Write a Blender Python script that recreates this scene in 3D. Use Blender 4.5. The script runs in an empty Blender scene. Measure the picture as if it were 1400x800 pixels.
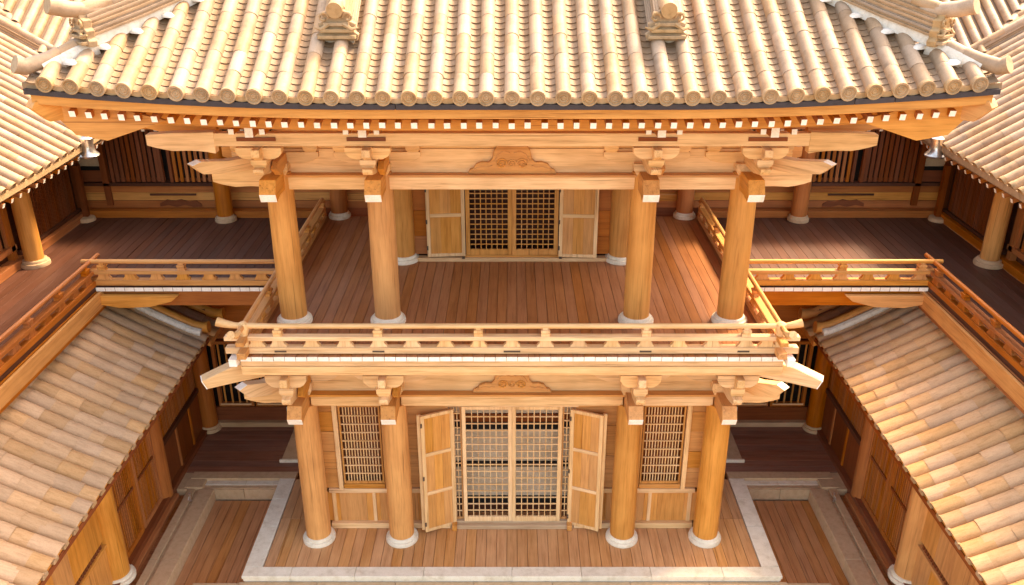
import bpy, bmesh, math, random
from mathutils import Vector, Matrix
random.seed(7)
R = math.radians
scene = bpy.context.scene
col = scene.collection

# ---------------------------------------------------------------- camera, world, sun, exposure
cam_d = bpy.data.cameras.new('camera'); cam = bpy.data.objects.new('camera', cam_d); col.objects.link(cam)
cam.location = (0, -14.34, 12.02)
cam.rotation_euler = (R(90 - 24.36), 0, 0)
cam_d.sensor_width = 36; cam_d.lens = 36 * 1200 / 1400
cam_d.clip_start = .1; cam_d.clip_end = 500
scene.camera = cam

SUN = Vector((.46, .42, .78)).normalized()          # direction towards the sun: from the right and a little behind
el = math.asin(SUN.z); az = math.atan2(SUN.x, SUN.y)
w = bpy.data.worlds.new('World'); scene.world = w; w.use_nodes = True
nt = w.node_tree; bg = nt.nodes['Background']
sky = nt.nodes.new('ShaderNodeTexSky'); sky.sky_type = 'NISHITA'; sky.sun_disc = False
sky.sun_elevation = el; sky.sun_rotation = az
sky.air_density = 1.0; sky.dust_density = 3.0; sky.ozone_density = .6
nt.links.new(sky.outputs[0], bg.inputs[0]); bg.inputs[1].default_value = .15
sd = bpy.data.lights.new('sun', 'SUN'); sd.energy = 1.5; sd.angle = R(10); sd.color = (1, .93, .82)
sun = bpy.data.objects.new('sun', sd); col.objects.link(sun)
sun.rotation_euler = (-SUN).to_track_quat('-Z', 'Y').to_euler()
sun.location = (12, 8, 20)
vs = scene.view_settings
vs.view_transform = 'Standard'; vs.look = 'None'; vs.gamma = 1; vs.exposure = 2.46; vs.use_curve_mapping = False
vs.use_white_balance = True; vs.white_balance_temperature = 9500; vs.white_balance_tint = 14
scene.cycles.max_bounces = 8; scene.cycles.diffuse_bounces = 5

# ---------------------------------------------------------------- materials
MATS = {}
def ramp(nt, fac, stops):
    r = nt.nodes.new('ShaderNodeValToRGB')
    e = r.color_ramp.elements
    while len(e) < len(stops): e.new(.5)
    for q, (p, c) in zip(e, stops): q.position = p; q.color = (*c, 1)
    nt.links.new(fac, r.inputs[0]); return r
def base_mat(name, rough=.6):
    m = bpy.data.materials.new(name); m.use_nodes = True
    b = m.node_tree.nodes['Principled BSDF']; b.inputs['Roughness'].default_value = rough
    b.inputs['Specular IOR Level'].default_value = .3
    return m, m.node_tree, b
def rnd_coord(nt, scale):
    tc = nt.nodes.new('ShaderNodeTexCoord'); oi = nt.nodes.new('ShaderNodeObjectInfo')
    mu = nt.nodes.new('ShaderNodeMath'); mu.operation = 'MULTIPLY'; mu.inputs[1].default_value = 37.0
    nt.links.new(oi.outputs['Random'], mu.inputs[0])
    ad = nt.nodes.new('ShaderNodeVectorMath'); ad.operation = 'ADD'
    nt.links.new(tc.outputs['Object'], ad.inputs[0]); nt.links.new(mu.outputs[0], ad.inputs[1])
    mp = nt.nodes.new('ShaderNodeMapping'); mp.inputs['Scale'].default_value = scale
    nt.links.new(ad.outputs[0], mp.inputs[0]); return ad.outputs[0], mp.outputs[0], oi.outputs['Random']
def vary(nt, colour, rand, lo, hi, hue=0.0):
    mr = nt.nodes.new('ShaderNodeMapRange'); mr.inputs[3].default_value = lo; mr.inputs[4].default_value = hi
    nt.links.new(rand, mr.inputs[0])
    hs = nt.nodes.new('ShaderNodeHueSaturation'); nt.links.new(mr.outputs[0], hs.inputs['Value'])
    if hue:
        m2 = nt.nodes.new('ShaderNodeMath'); m2.operation = 'MULTIPLY'; m2.inputs[1].default_value = 7.31; nt.links.new(rand, m2.inputs[0])
        m3 = nt.nodes.new('ShaderNodeMath'); m3.operation = 'FRACT'; nt.links.new(m2.outputs[0], m3.inputs[0])
        m4 = nt.nodes.new('ShaderNodeMapRange'); m4.inputs[3].default_value = 1 - hue; m4.inputs[4].default_value = 1 + hue * .6
        nt.links.new(m3.outputs[0], m4.inputs[0]); nt.links.new(m4.outputs[0], hs.inputs['Saturation'])
    nt.links.new(colour, hs.inputs['Color']); return hs.outputs[0]
def noise(nt, vec, scale, detail=3, rough=.55):
    n = nt.nodes.new('ShaderNodeTexNoise'); n.inputs['Scale'].default_value = scale
    n.inputs['Detail'].default_value = detail; n.inputs['Roughness'].default_value = rough
    nt.links.new(vec, n.inputs['Vector']); return n.outputs['Fac']
def bump(nt, b, h, strength, dist=.01):
    bn = nt.nodes.new('ShaderNodeBump'); bn.inputs['Strength'].default_value = strength; bn.inputs['Distance'].default_value = dist
    nt.links.new(h, bn.inputs['Height']); nt.links.new(bn.outputs[0], b.inputs['Normal'])
def mul(c, k): return tuple(min(1, a * q) for a, q in zip(c, k if isinstance(k, tuple) else (k,) * 3))
WOODS = {  # colour, random lo/hi, roughness
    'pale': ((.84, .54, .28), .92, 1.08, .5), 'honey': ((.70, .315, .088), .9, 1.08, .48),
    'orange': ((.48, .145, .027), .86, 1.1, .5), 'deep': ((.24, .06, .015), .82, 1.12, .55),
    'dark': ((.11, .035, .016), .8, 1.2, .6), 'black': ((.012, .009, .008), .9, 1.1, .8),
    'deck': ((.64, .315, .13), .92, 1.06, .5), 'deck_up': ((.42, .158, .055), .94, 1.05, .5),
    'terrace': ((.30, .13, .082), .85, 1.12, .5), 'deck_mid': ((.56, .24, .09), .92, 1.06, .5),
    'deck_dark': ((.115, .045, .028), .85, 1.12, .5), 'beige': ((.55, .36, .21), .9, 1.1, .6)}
def wood(kind, axis):
    key = ('wood', kind, axis)
    if key in MATS: return MATS[key]
    c, lo, hi, rough = WOODS[kind]
    m, nt, b = base_mat('%s_wood_grain_%s' % (kind, axis), rough)
    sc = {'x': (.5, 9, 9), 'y': (9, .5, 9), 'z': (9, 9, .5)}[axis]
    raw, v, rand = rnd_coord(nt, sc)
    n1 = noise(nt, v, 1.6, 4, .6); n2 = noise(nt, v, 7.0, 2)
    n3 = noise(nt, raw, 1.3, 2)
    mx = nt.nodes.new('ShaderNodeMath'); mx.operation = 'MULTIPLY_ADD'; mx.inputs[1].default_value = .7
    nt.links.new(n1, mx.inputs[0])
    m5 = nt.nodes.new('ShaderNodeMath'); m5.operation = 'MULTIPLY'; m5.inputs[1].default_value = .3; nt.links.new(n2, m5.inputs[0])
    nt.links.new(m5.outputs[0], mx.inputs[2])
    r = ramp(nt, mx.outputs[0], [(.30, mul(c, (.66, .56, .46))), (.46, mul(c, (.93, .9, .86))), (.6, mul(c, (1.06, 1.08, 1.1))), (.75, mul(c, (.9, .82, .72)))])
    mm = nt.nodes.new('ShaderNodeMix'); mm.data_type = 'RGBA'; mm.blend_type = 'MULTIPLY'
    rr = ramp(nt, n3, [(.3, (.84, .78, .72)), (.6, (1, 1, 1))])
    mm.inputs[0].default_value = .8
    nt.links.new(r.outputs[0], mm.inputs[6]); nt.links.new(rr.outputs[0], mm.inputs[7])
    mp2 = nt.nodes.new('ShaderNodeMapping'); mp2.inputs['Scale'].default_value = {'x': (.55, 30, 30), 'y': (30, .55, 30), 'z': (30, 30, .55)}[axis]
    nt.links.new(raw, mp2.inputs[0]); n4 = noise(nt, mp2.outputs[0], 1.0, 1, .4)
    ck = ramp(nt, n4, [(.69, (1, 1, 1)), (.75, (.52, .42, .34))])
    m6 = nt.nodes.new('ShaderNodeMix'); m6.data_type = 'RGBA'; m6.blend_type = 'MULTIPLY'; m6.inputs[0].default_value = .75
    nt.links.new(mm.outputs[2], m6.inputs[6]); nt.links.new(ck.outputs[0], m6.inputs[7])
    nt.links.new(vary(nt, m6.outputs[2], rand, lo, hi, .08), b.inputs['Base Color'])
    bump(nt, b, mx.outputs[0], .25, .006)
    MATS[key] = m; return m
def stone(kind, c, rough=.75, scale=6, lo=.92, hi=1.06, hue=0, contrast=.85, streak=None, bstr=.3):
    if kind in MATS: return MATS[kind]
    m, nt, b = base_mat(kind, rough)
    raw, v, rand = rnd_coord(nt, streak or (1, 1, 1))
    n1 = noise(nt, v, scale, 6, .65); n2 = noise(nt, raw, scale * 12, 2)
    r = ramp(nt, n1, [(.28, mul(c, (contrast, contrast * .95, contrast * .88))), (.5, c), (.72, mul(c, (1.08, 1.1, 1.14)))])
    mm = nt.nodes.new('ShaderNodeMix'); mm.data_type = 'RGBA'; mm.blend_type = 'MULTIPLY'; mm.inputs[0].default_value = .6
    rr = ramp(nt, n2, [(.3, (.86, .82, .78)), (.55, (1, 1, 1))])
    nt.links.new(r.outputs[0], mm.inputs[6]); nt.links.new(rr.outputs[0], mm.inputs[7])
    nt.links.new(vary(nt, mm.outputs[2], rand, lo, hi, hue), b.inputs['Base Color'])
    bump(nt, b, n1, bstr, .01)
    MATS[kind] = m; return m
def M(key, axis='x'):
    if key in WOODS: return wood(key, axis)
    return {'tile': lambda: stone('pale_roof_tile', (.43, .28, .175), .6, 4, .80, 1.10, .18, .70),
            'pan': lambda: stone('pan_roof_tile', (.31, .195, .115), .6, 6, .88, 1.06, .12, .8),
            'cap': lambda: stone('eave_cap_clay', (.44, .28, .15), .65, 9, .9, 1.06, .1, .68, None, .6),
            'roll': lambda: stone('weathered_roll_tile', (.52, .305, .155), .6, 4, .84, 1.12, .14, .8, (6, 1.2, 6), .3),
            'white': lambda: stone('white_paint', (.93, .89, .81), .5, 3, .97, 1.02),
            'stone': lambda: stone('pale_granite', (.82, .735, .59), .8, 5, .94, 1.05, 0, .80),
            'tan': lambda: stone('tan_stone', (.58, .39, .235), .8, 9, .93, 1.05, 0, .86),
            'mortar': lambda: stone('white_mortar', (.74, .68, .60), .9, 12, .95, 1.05, 0, .8, None, .8),
            'lead': lambda: stone('dark_lead_strip', (.05, .04, .045), .55, 14, .9, 1.2, 0, .7),
            'plaster': lambda: stone('grey_plaster', (.60, .48, .35), .9, 3),
            'metal': metal, 'bronze': lambda: stone('dark_bronze', (.10, .065, .045), .5, 9),
            'ground': lambda: stone('ground_earth', (.35, .24, .15), .9, .6)}[key]()
def metal():
    if 'metal' in MATS: return MATS['metal']
    m, nt, b = base_mat('worn_silver_metal', .28); b.inputs['Metallic'].default_value = .9
    raw, v, rand = rnd_coord(nt, (1, 1, 1))
    r = ramp(nt, noise(nt, raw, 8, 4), [(.3, (.42, .36, .3)), (.6, (.8, .76, .7))]); nt.links.new(r.outputs[0], b.inputs['Base Color'])
    MATS['metal'] = m; return m

# ---------------------------------------------------------------- mesh and object helpers
class MB:
    def __init__(s): s.v = []; s.f = []; s.m = []; s.s = []
    def add(s, vs, fs, mi=0, sm=False):
        o = len(s.v); s.v += [tuple(v) for v in vs]
        for f in fs: s.f.append([i + o for i in f]); s.m.append(mi); s.s.append(sm)
        return s
    def box(s, x0, x1, y0, y1, z0, z1, mi=0, front=None, top=None):
        V = [(x0, y0, z0), (x1, y0, z0), (x1, y1, z0), (x0, y1, z0), (x0, y0, z1), (x1, y0, z1), (x1, y1, z1), (x0, y1, z1)]
        s.add(V, [(0, 3, 2, 1), (2, 3, 7, 6), (1, 2, 6, 5), (3, 0, 4, 7)], mi)
        s.add([V[i] for i in (0, 1, 5, 4)], [(0, 1, 2, 3)], mi if front is None else front)
        s.add([V[i] for i in (4, 5, 6, 7)], [(0, 1, 2, 3)], mi if top is None else top); return s
    def prism(s, poly, ax, a, b, mi=0, side=None):
        def P(p, t): return {'x': (t, p[0], p[1]), 'y': (p[0], t, p[1]), 'z': (p[0], p[1], t)}[ax]
        n = len(poly)
        V = [P(p, a) for p in poly] + [P(p, b) for p in poly]
        s.add(V, [tuple(range(n)), tuple(range(2 * n - 1, n - 1, -1))], mi)
        for i in range(n):
            j = (i + 1) % n
            s.add([V[i], V[j], V[n + j], V[n + i]], [(0, 1, 2, 3)], side.get(i, mi) if side else mi)
        return s
    def loft(s, rings, mi=0, sm=False, caps=True, closed=True, cap_m=None):
        n = len(rings[0]); V = [p for r in rings for p in r]; F = []
        for k in range(len(rings) - 1):
            for i in range(n if closed else n - 1):
                j = (i + 1) % n; F.append((k * n + i, k * n + j, (k + 1) * n + j, (k + 1) * n + i))
        s.add(V, F, mi, sm)
        if caps:
            s.add(rings[0], [tuple(range(n))], mi if cap_m is None else cap_m); s.add(rings[-1], [tuple(range(n))], mi if cap_m is None else cap_m)
        return s
    def tube(s, path, r, n=10, mi=0, cap_m=None):
        path = [Vector(p) for p in path]; rs = r if isinstance(r, (list, tuple)) else [r] * len(path); rings = []
        for i, p in enumerate(path):
            d = (path[min(i + 1, len(path) - 1)] - path[max(i - 1, 0)]).normalized()
            u = d.cross(Vector((0, 0, 1)));
            if u.length < .01: u = Vector((1, 0, 0))
            u.normalize(); q = u.cross(d)
            rings.append([p + (u * math.cos(t) + q * math.sin(t)) * rs[i] for t in [2 * math.pi * k / n for k in range(n)]])
        return s.loft(rings, mi, True, cap_m=cap_m)
    def lathe(s, prof, n=20, c=(0, 0), mi=0, ax='z', sm=True):
        rings = []
        for r, z in prof:
            ring = []
            for k in range(n):
                a = 2 * math.pi * k / n; x, y = r * math.cos(a), r * math.sin(a)
                ring.append((c[0] + x, c[1] + y, z) if ax == 'z' else (c[0] + x, z, c[1] + y))
            rings.append(ring)
        return s.loft(rings, mi, sm)
    def addmesh(s, mb, mat, mi=None):
        o = len(s.v); s.v += [tuple(mat @ Vector(v)) for v in mb.v]
        for f, m, k in zip(mb.f, mb.m, mb.s): s.f.append([i + o for i in f]); s.m.append(m if mi is None else mi); s.s.append(k)
        return s
    def mesh(s, name, mats, axis=None, bevel=0, recentre=True):
        if not s.v: s.v=[(0,0,0)]
        lo = [min(v[i] for v in s.v) for i in range(3)]; hi = [max(v[i] for v in s.v) for i in range(3)]
        c = Vector([(a + b) / 2 for a, b in zip(lo, hi)]) if recentre else Vector()
        if axis is None:
            d = [b - a for a, b in zip(lo, hi)]; axis = 'xyz'[d.index(max(d))]
        me = bpy.data.meshes.new(name)
        me.from_pydata([tuple(Vector(v) - c) for v in s.v], [], s.f)
        me.polygons.foreach_set('material_index', s.m); me.polygons.foreach_set('use_smooth', s.s)
        for k in ([mats] if isinstance(mats, str) else mats): me.materials.append(M(k, axis))
        bm = bmesh.new(); bm.from_mesh(me); bmesh.ops.remove_doubles(bm, verts=bm.verts, dist=.0004)
        bmesh.ops.recalc_face_normals(bm, faces=bm.faces)
        for e in bm.edges:
            if len(e.link_faces) == 2 and (e.calc_face_angle(0) > .75 or e.link_faces[0].smooth != e.link_faces[1].smooth): e.smooth = False
        if bevel:
            ed = [e for e in bm.edges if len(e.link_faces) == 2 and e.calc_face_angle(0) > .6]
            bmesh.ops.bevel(bm, geom=ed, offset=bevel, segments=1, affect='EDGES', profile=.5, material=-1)
        bm.to_mesh(me); bm.free(); me.update()
        return me, c
WM = {}
def place(o, parent, Mw):
    WM[o.name] = Mw.copy()
    if parent is not None:
        o.parent = parent; o.matrix_basis = WM[parent.name].inverted() @ Mw
    else: o.matrix_basis = Mw
    return o
def inst(name, me, parent, Mw):
    o = bpy.data.objects.new(name, me); col.objects.link(o); return place(o, parent, Mw)
def build(name, mb, mats, parent=None, axis=None, bevel=0, label=None, kind=None, T=None):
    me, c = mb.mesh(name, mats, axis, bevel)
    o = inst(name, me, parent, (T or Matrix()) @ Matrix.Translation(c))
    if label: o['label'] = label
    if kind: o['kind'] = kind
    return o
def thing(name, label, cat, loc, group=None):
    o = bpy.data.objects.new(name, None); col.objects.link(o); o.empty_display_size = .3
    place(o, None, Matrix.Translation(loc)); o['label'] = label; o['category'] = cat
    if group: o['group'] = group
    return o
def tag(o, label, cat, group=None):
    o['label'] = label; o['category'] = cat
    if group: o['group'] = group
    return o
def B(x0, x1, y0, y1, z0, z1, **k): return MB().box(min(x0, x1), max(x0, x1), min(y0, y1), max(y0, y1), z0, z1, **k)
def frame(org, yd, zd):
    y = Vector(yd).normalized(); z = Vector(zd); z = (z - y * z.dot(y)).normalized(); x = y.cross(z)
    m = Matrix((x, y, z)).transposed().to_4x4(); m.translation = Vector(org); return m
Rz = lambda a: Matrix.Rotation(a, 4, 'Z')
T = Matrix.Translation

# tile prefabs: local Y runs up the slope, Z is the roof normal
def roll_mb(r, L, n=8, taper=.972, span=105, th=.012):
    mb = MB(); A = [R(90 + span - 2 * span * k / n) for k in range(n + 1)]
    a = [(r * math.cos(t), 0, r * math.sin(t)) for t in A]
    b = [(r * taper * math.cos(t), L, r * taper * math.sin(t)) for t in A]
    i = [((r - th) * math.cos(t), 0, (r - th) * math.sin(t)) for t in A]
    j = [((r - th) * math.cos(t), L * .3, (r - th) * math.sin(t)) for t in A]
    mb.loft([a, b], 0, True, False, False); mb.loft([[(x, y - .001, z) for x, y, z in q] for q in (i, a)], 0, False, False, False)
    return mb
def pan_mb(w_, L, sag=.035, n=5, th=.024):
    mb = MB(); a, b, i = [], [], []
    for k in range(n + 1):
        u = -1 + 2 * k / n; z = -sag * (1 - u * u)
        a.append((u * w_ / 2, 0, z + .018)); b.append((u * w_ / 2, L, z)); i.append((u * w_ / 2, .004, z + .018 - th))
    mb.loft([a, b], 0, True, False, False); mb.loft([[(x, y - .001, z) for x, y, z in q] for q in (i, a)], 0, False, False, False); return mb
def disc_mb(r):
    mb = MB(); P = [(0.0005, -.012), (r * .22, -.020), (r * .34, -.006), (r * .5, -.020), (r * .62, -.006), (r * .76, -.006), (r * .84, -.026), (r * .98, -.026), (r, -.012), (r, .05)]
    mb.lathe(P, 16, (0, 0), 0, 'y', True); return mb
def prefab(name, mb, mat, axis='y'):
    me, c = mb.mesh(name, mat, axis, 0, False); return me
COVER = roll_mb(.102, .435); PAN = pan_mb(.19, .19); DISC = disc_mb(.110)
ROLL = roll_mb(.150, .44, 8, .99, 90, .012)
ROLL.v = [(x, y, z * .72) for x, y, z in ROLL.v]
cover_me = prefab('cover_tile', COVER, 'tile'); pan_me = prefab('pan_tile', PAN, 'pan')
disc_me = prefab('eave_cap', DISC, 'cap'); roll_me = prefab('roll_tile', ROLL, 'roll')
def rafter_mesh(w_, h_, L):
    mb = MB().box(-w_ / 2, w_ / 2, 0, L, -h_ / 2, h_ / 2, 0, front=1); return prefab('rafter', mb, ['orange', 'white'], 'y')
raf_main = rafter_mesh(.088, .09, 1.5); raf_side = rafter_mesh(.075, .08, .9)

def jit(a=.004): return random.uniform(-a, a)
def boards_x(name_parent, struct, mat, x0, x1, wd, y0, y1, z, th=.04, gap=.008, tilt=.0025, name='floor_board'):
    """boards running along Y laid side by side in X"""
    n = max(1, round(abs(x1 - x0) / wd)); wd = (x1 - x0) / n
    me, c = MB().box(-(wd - gap) / 2, (wd - gap) / 2, -abs(y1 - y0) / 2, abs(y1 - y0) / 2, -th, 0).mesh(name, mat, 'y', .002, False)
    for k in range(n):
        inst(name, me, struct, T((x0 + (k + .5) * wd, (y0 + y1) / 2, z + jit(tilt))))
def boards_y(struct, mat, x0, x1, y0, y1, wd, z, th=.04, gap=.008, name='floor_board'):
    n = max(1, round(abs(y1 - y0) / wd)); wd = (y1 - y0) / n
    me, c = MB().box(-abs(x1 - x0) / 2, abs(x1 - x0) / 2, -(wd - gap) / 2, (wd - gap) / 2, -th, 0).mesh(name, mat, 'x', .002, False)
    for k in range(n):
        inst(name, me, struct, T(((x0 + x1) / 2, y0 + (k + .5) * wd, z + jit(.0025))))

# ================================================================ SETTING
g = build('ground', MB().add([(-60, -40, -.75), (60, -40, -.75), (60, 80, -.75), (-60, 80, -.75)], [(0, 1, 2, 3)]), 'ground', kind='structure')

# central platform
plat = build('platform_floor', MB().box(-4.9, 4.9, -.86, .62, -.3, -.045).box(-4.9, -3.9, .62, 2.0, -.3, -.045).box(3.9, 4.9, .62, 2.0, -.3, -.045), 'deep', kind='structure')
boards_x(None, plat, 'deck', -4.88, 4.88, .208, -.86, .60, 0)
for s in (-1, 1):
    boards_x(None, plat, 'deck', s * 4.48 - .4, s * 4.48 + .4, .2, .604, 1.98, 0)
kerb = build('platform_kerb', MB().box(-5.2, 5.2, -1.1, -.88, -.5, -.06).box(-5.2, -4.92, -.9, 2, -.5, -.06).box(4.92, 5.2, -.9, 2, -.5, -.06), 'stone', kind='structure')
xs = [-5.24, -4.3, -3.05, -1.72, -.0, 1.35, 2.7, 4.1, 5.24]
for a, b in zip(xs, xs[1:]):
    build('kerb_stone', MB().box(a + .003, b - .003, -1.14, -.868, -.055, .012).box(a + .02, b - .02, -1.12, -.9, -.13, -.055), 'stone', kerb, bevel=.006)
for s in (-1, 1):
    ys = [-.865, .35, 1.25, 2.0]
    for a, b in zip(ys, ys[1:]):
        build('kerb_stone', B(s * 4.895, s * 5.24, a + .003, b - .003, -.06, .012), 'stone', kerb, bevel=.006)
front_step = build('front_step', MB().box(-6.2, 6.2, -3.6, -1.125, -.62, -.17), 'tan', kind='structure')
xs = [-5.3 + i * 1.52 for i in range(8)]
for a, b in zip(xs, xs[1:]):
    build('step_slab', MB().box(a + .004, b - .004, -2.4, -1.125, -.166, -.135), 'tan', front_step, bevel=.006)

for s in (-1, 1):
    # sunken floor between platform and side gallery
    pit = build('sunken_floor', B(s * 5.2, s * 6.9, -4.6, 1.72, -.62, -.4), 'deep', kind='structure')
    boards_x(None, pit, 'deck_mid', min(s * 5.24, s * 6.66), max(s * 5.24, s * 6.66), .203, -4.6, 1.66, -.35)
    rim = build('sunken_floor_kerb', B(s * 4.9, s * 7.1, 1.74, 1.98, -.6, -.06), 'tan', kind='structure')
    for a, b in ((4.895, 6.2), (6.2, 7.26)):
        build('kerb_stone', B(s * a + .003 * s, s * b, 2.004, 2.25, -.1, .014), 'tan', rim, bevel=.006)
    for a, b in ((5.26, 6.0), (6.0, 6.9)):
        build('ledge_stone', B(s * a, s * b - s * .006, 1.84, 2.0, -.12, -.05), 'stone', rim, bevel=.006)
        build('kerb_face', B(s * a, s * b - s * .006, 1.70, 1.838, -.35, -.075), 'tan', rim, bevel=.006)
    # long stone beam with groove at the outer side of the pit
    beam = build('channel_kerb', B(s * 6.66, s * 7.2, -4.6, 1.66, -.6, -.1), 'tan', kind='structure')
    ys = [-4.6, -2.7, -.6, 1.68]
    for a, b in zip(ys, ys[1:]):
        build('kerb_stone', B(s * 6.64, s * 6.98, a + .003, b - .003, -.35, -.04), 'tan', beam, bevel=.008)
        build('kerb_stone', B(s * 6.985, s * 7.05, a + .003, b - .003, -.35, -.085), 'tan', beam, bevel=.004)
        build('kerb_stone', B(s * 7.055, s * 7.22, a + .003, b - .003, -.35, -.03), 'tan', beam, bevel=.008)
    build('kerb_stone', B(s * 6.9, s * 7.3, 1.685, 2.0, -.4, .0), 'tan', beam, bevel=.008)
    chan = build('side_channel_floor', B(s * 7.2, s * 7.5, -4.6, 1.62, -.5, -.2), 'deck_up', kind='structure')
    boards_y(chan, 'deck_up', min(s * 7.225, s * 7.44), max(s * 7.225, s * 7.44), -4.6, 1.6, .42, -.15)
    build('kerb_stone', B(s * 7.225, s * 7.7, 1.62, 2.25, -.4, -.012), 'tan', beam, bevel=.008)
    build('kerb_stone', B(s * 7.305, s * 7.6, 2.01, 2.25, -.4, .004), 'tan', beam, bevel=.004) if 0 else None
    # dark terrace behind
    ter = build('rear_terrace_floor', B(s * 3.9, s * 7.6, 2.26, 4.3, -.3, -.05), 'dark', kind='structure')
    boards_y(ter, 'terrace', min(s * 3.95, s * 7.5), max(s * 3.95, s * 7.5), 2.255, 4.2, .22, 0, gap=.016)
    st = build('stone_landing', B(s * 4.2, s * 5.36, 2.66, 4.12, .004, .07), 'tan', kind='structure', bevel=.01)
    build('landing_edge', B(s * 4.2, s * 5.40, 2.60, 2.652, .004, .085), 'stone', st, bevel=.006)

# ================================================================ MAIN HALL
hall = thing('temple_hall', 'pale timber two storey temple hall with round columns, balcony and tiled roof in the centre', 'temple', (0, 3, 0))
COLX = [-3.95, -2.25, 2.25, 3.95]

# --- column with stone base
def column(parent, x, y, z0, z1, r, mat='honey', base=True, rb=None, stonemat='stone', seg=24):
    prof = [(r * .99, z0 + .06), (r, z0 + .4), (r, z0 + (z1 - z0) * .5), (r * .95, z1)]
    c = build('column', MB().lathe(prof, seg, (x, y)), mat, parent, axis='z')
    if base:
        rb = rb or r * 1.32
        build('column_base', MB().lathe([(rb, z0 + .002), (rb * 1.01, z0 + .05), (rb * .97, z0 + .085), (rb * .86, z0 + .09), (rb * .84, z0 + .13), (rb * .79, z0 + .145), (r * .9, z0 + .146)], seg, (x, y)), stonemat, c, axis='z')
    return c

# --- nose: beam end projecting towards the front, slanted white end
def nose_front(parent, x, y0, y1, z0, z1, wd, mat='honey', name='beam_nose'):
    h = z1 - z0
    poly = [(y0, z0 + .02), (y0, z1), (y1 + .12, z1), (y1, z0 + h * .38), (y1 + .06, z0), (y1 + .3, z0 + .05)]
    mb = MB().prism(poly, 'x', x - wd / 2, x + wd / 2, 0, {3: 1})
    mb2 = MB().prism([(y1 + .118, z1 - .01), (y1 - .004, z0 + h * .38), (y1 + .056, z0 - .003), (y1 + .14, z0 + .06)], 'x', x - wd / 2 + .01, x + wd / 2 - .01)
    return build(name, mb, [mat, 'white'], parent, axis='y', bevel=.006)
def nose_side(parent, x0, x1, y, z0, z1, wd, mat='pale', lift=.0, name='side_nose', white=False):
    """curved cloud-shaped arm running from x0 out to x1"""
    n = 8; top, bot = [], []
    for k in range(n + 1):
        u = k / n; x = x0 + (x1 - x0) * u
        t = z1 + lift * u - (z1 - z0) * (.06 * math.sin(u * math.pi) if u < .5 else .06 * math.sin(u * math.pi) + .5 * max(0, u - .55) ** 1.2)
        b_ = z0 + lift * u + (z1 - z0) * (.1 * math.sin(min(u * 1.6, 1) * math.pi) + .32 * u ** 3)
        top.append((x, t)); bot.append((x, b_))
    poly = top + bot[::-1]
    return build(name, MB().prism(poly, 'y', y - wd / 2, y + wd / 2, 0, {n: 1} if white else None), [mat, 'white'], parent, axis='x', bevel=.006)
def arm_poly(half, h):
    """boat-shaped bracket arm outline (length axis, height)"""
    return [(-half, h), (-half, h * .55), (-half * .86, h * .22), (-half * .66, .03 * h), (-half * .5, 0), (half * .5, 0), (half * .66, .03 * h), (half * .86, h * .22), (half, h * .55), (half, h)]
def block(mb, x, y, z, w_, h_, mi=0):
    """bearing block: tapered lower half"""
    a, b = w_ / 2, w_ / 2 * .74
    R1 = [[(x + p * q, y + r * q, zz) for p, r in ((-1, -1), (1, -1), (1, 1), (-1, 1))] for q, zz in ((b, z), (a * .9, z + h_ * .3), (a, z + h_ * .45), (a, z + h_))]
    mb.loft(R1, mi); return mb
def bracket(parent, x, y, zb, zt, out, mat='pale', s_out=0):
    """bracket set from beam top zb to purlin underside zt, stepping out towards the front by `out`"""
    H = zt - zb; h = H * .27; bh = H * .18
    o = build('bracket', block(MB(), x, y, zb, .44, H * .3), mat, parent, bevel=.005)
    z1 = zb + H * .26
    build('bracket_arm', MB().prism([(x + a, z1 + b) for a, b in arm_poly(.72, h)], 'y', y - .075, y + .075), mat, o, 'x', .005)
    build('bracket_arm', MB().prism([(y + a, z1 + b + .003) for a, b in [(.3, h), (.3, 0), (-out * .45, 0), (-out * .8, h * .12), (-out - .16, h * .5), (-out - .2, h * .75), (-out - .2, h)]], 'x', x - .08, x + .08), mat, o, 'y', .005)
    for dx in (-.6, 0, .6):
        build('bearing_block', block(MB(), x + dx, y, z1 + h + .002, .24, bh), mat, o, bevel=.004)
    build('bearing_block', block(MB(), x, y - out, z1 + h + .005, .25, bh), mat, o, bevel=.004)
    z2 = z1 + h + bh
    build('bracket_arm', MB().prism([(x + a, z2 + b + .004) for a, b in arm_poly(.36, h * .95)], 'y', y - out - .07, y - out + .07), mat, o, 'x', .005)
    build('bracket_arm', MB().prism([(y + a, z2 + b + .008) for a, b in [(.3, h), (.3, 0), (-out - .12, 0), (-out - .26, h * .4), (-out - .26, h)]], 'x', x - .065, x + .065), mat, o, 'y', .005)
    # curved tail piece peeking out beside the arm
    build('bracket_tail', MB().prism([(y - .1, z1 + .02), (y - .55, z1 - .06), (y - .78, z1 + .1), (y - .62, z1 + h), (y - .1, z1 + h)], 'x', x + .10, x + .20), 'honey', o, 'y', .005)
    if s_out:   # diagonal corner arm
        d = Vector((s_out, -1, 0)).normalized()
        Mt = frame((x, y, z1), -d, (0, 0, 1))
        L = out * 1.414 + (.22 if zb > 5 else -.05)
        poly = [(.2, 0), (.2, h), (-L * .6, h * 1.15), (-L + .16, h * 1.55), (-L, h * 1.35), (-L + .18, h * .45), (-L * .55, 0)]
        build('corner_arm', MB().prism(poly, 'x', -.09, .09, 0, {3: 1}), [mat, 'white'], o, 'y', .006, T=Mt)
    return o

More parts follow.
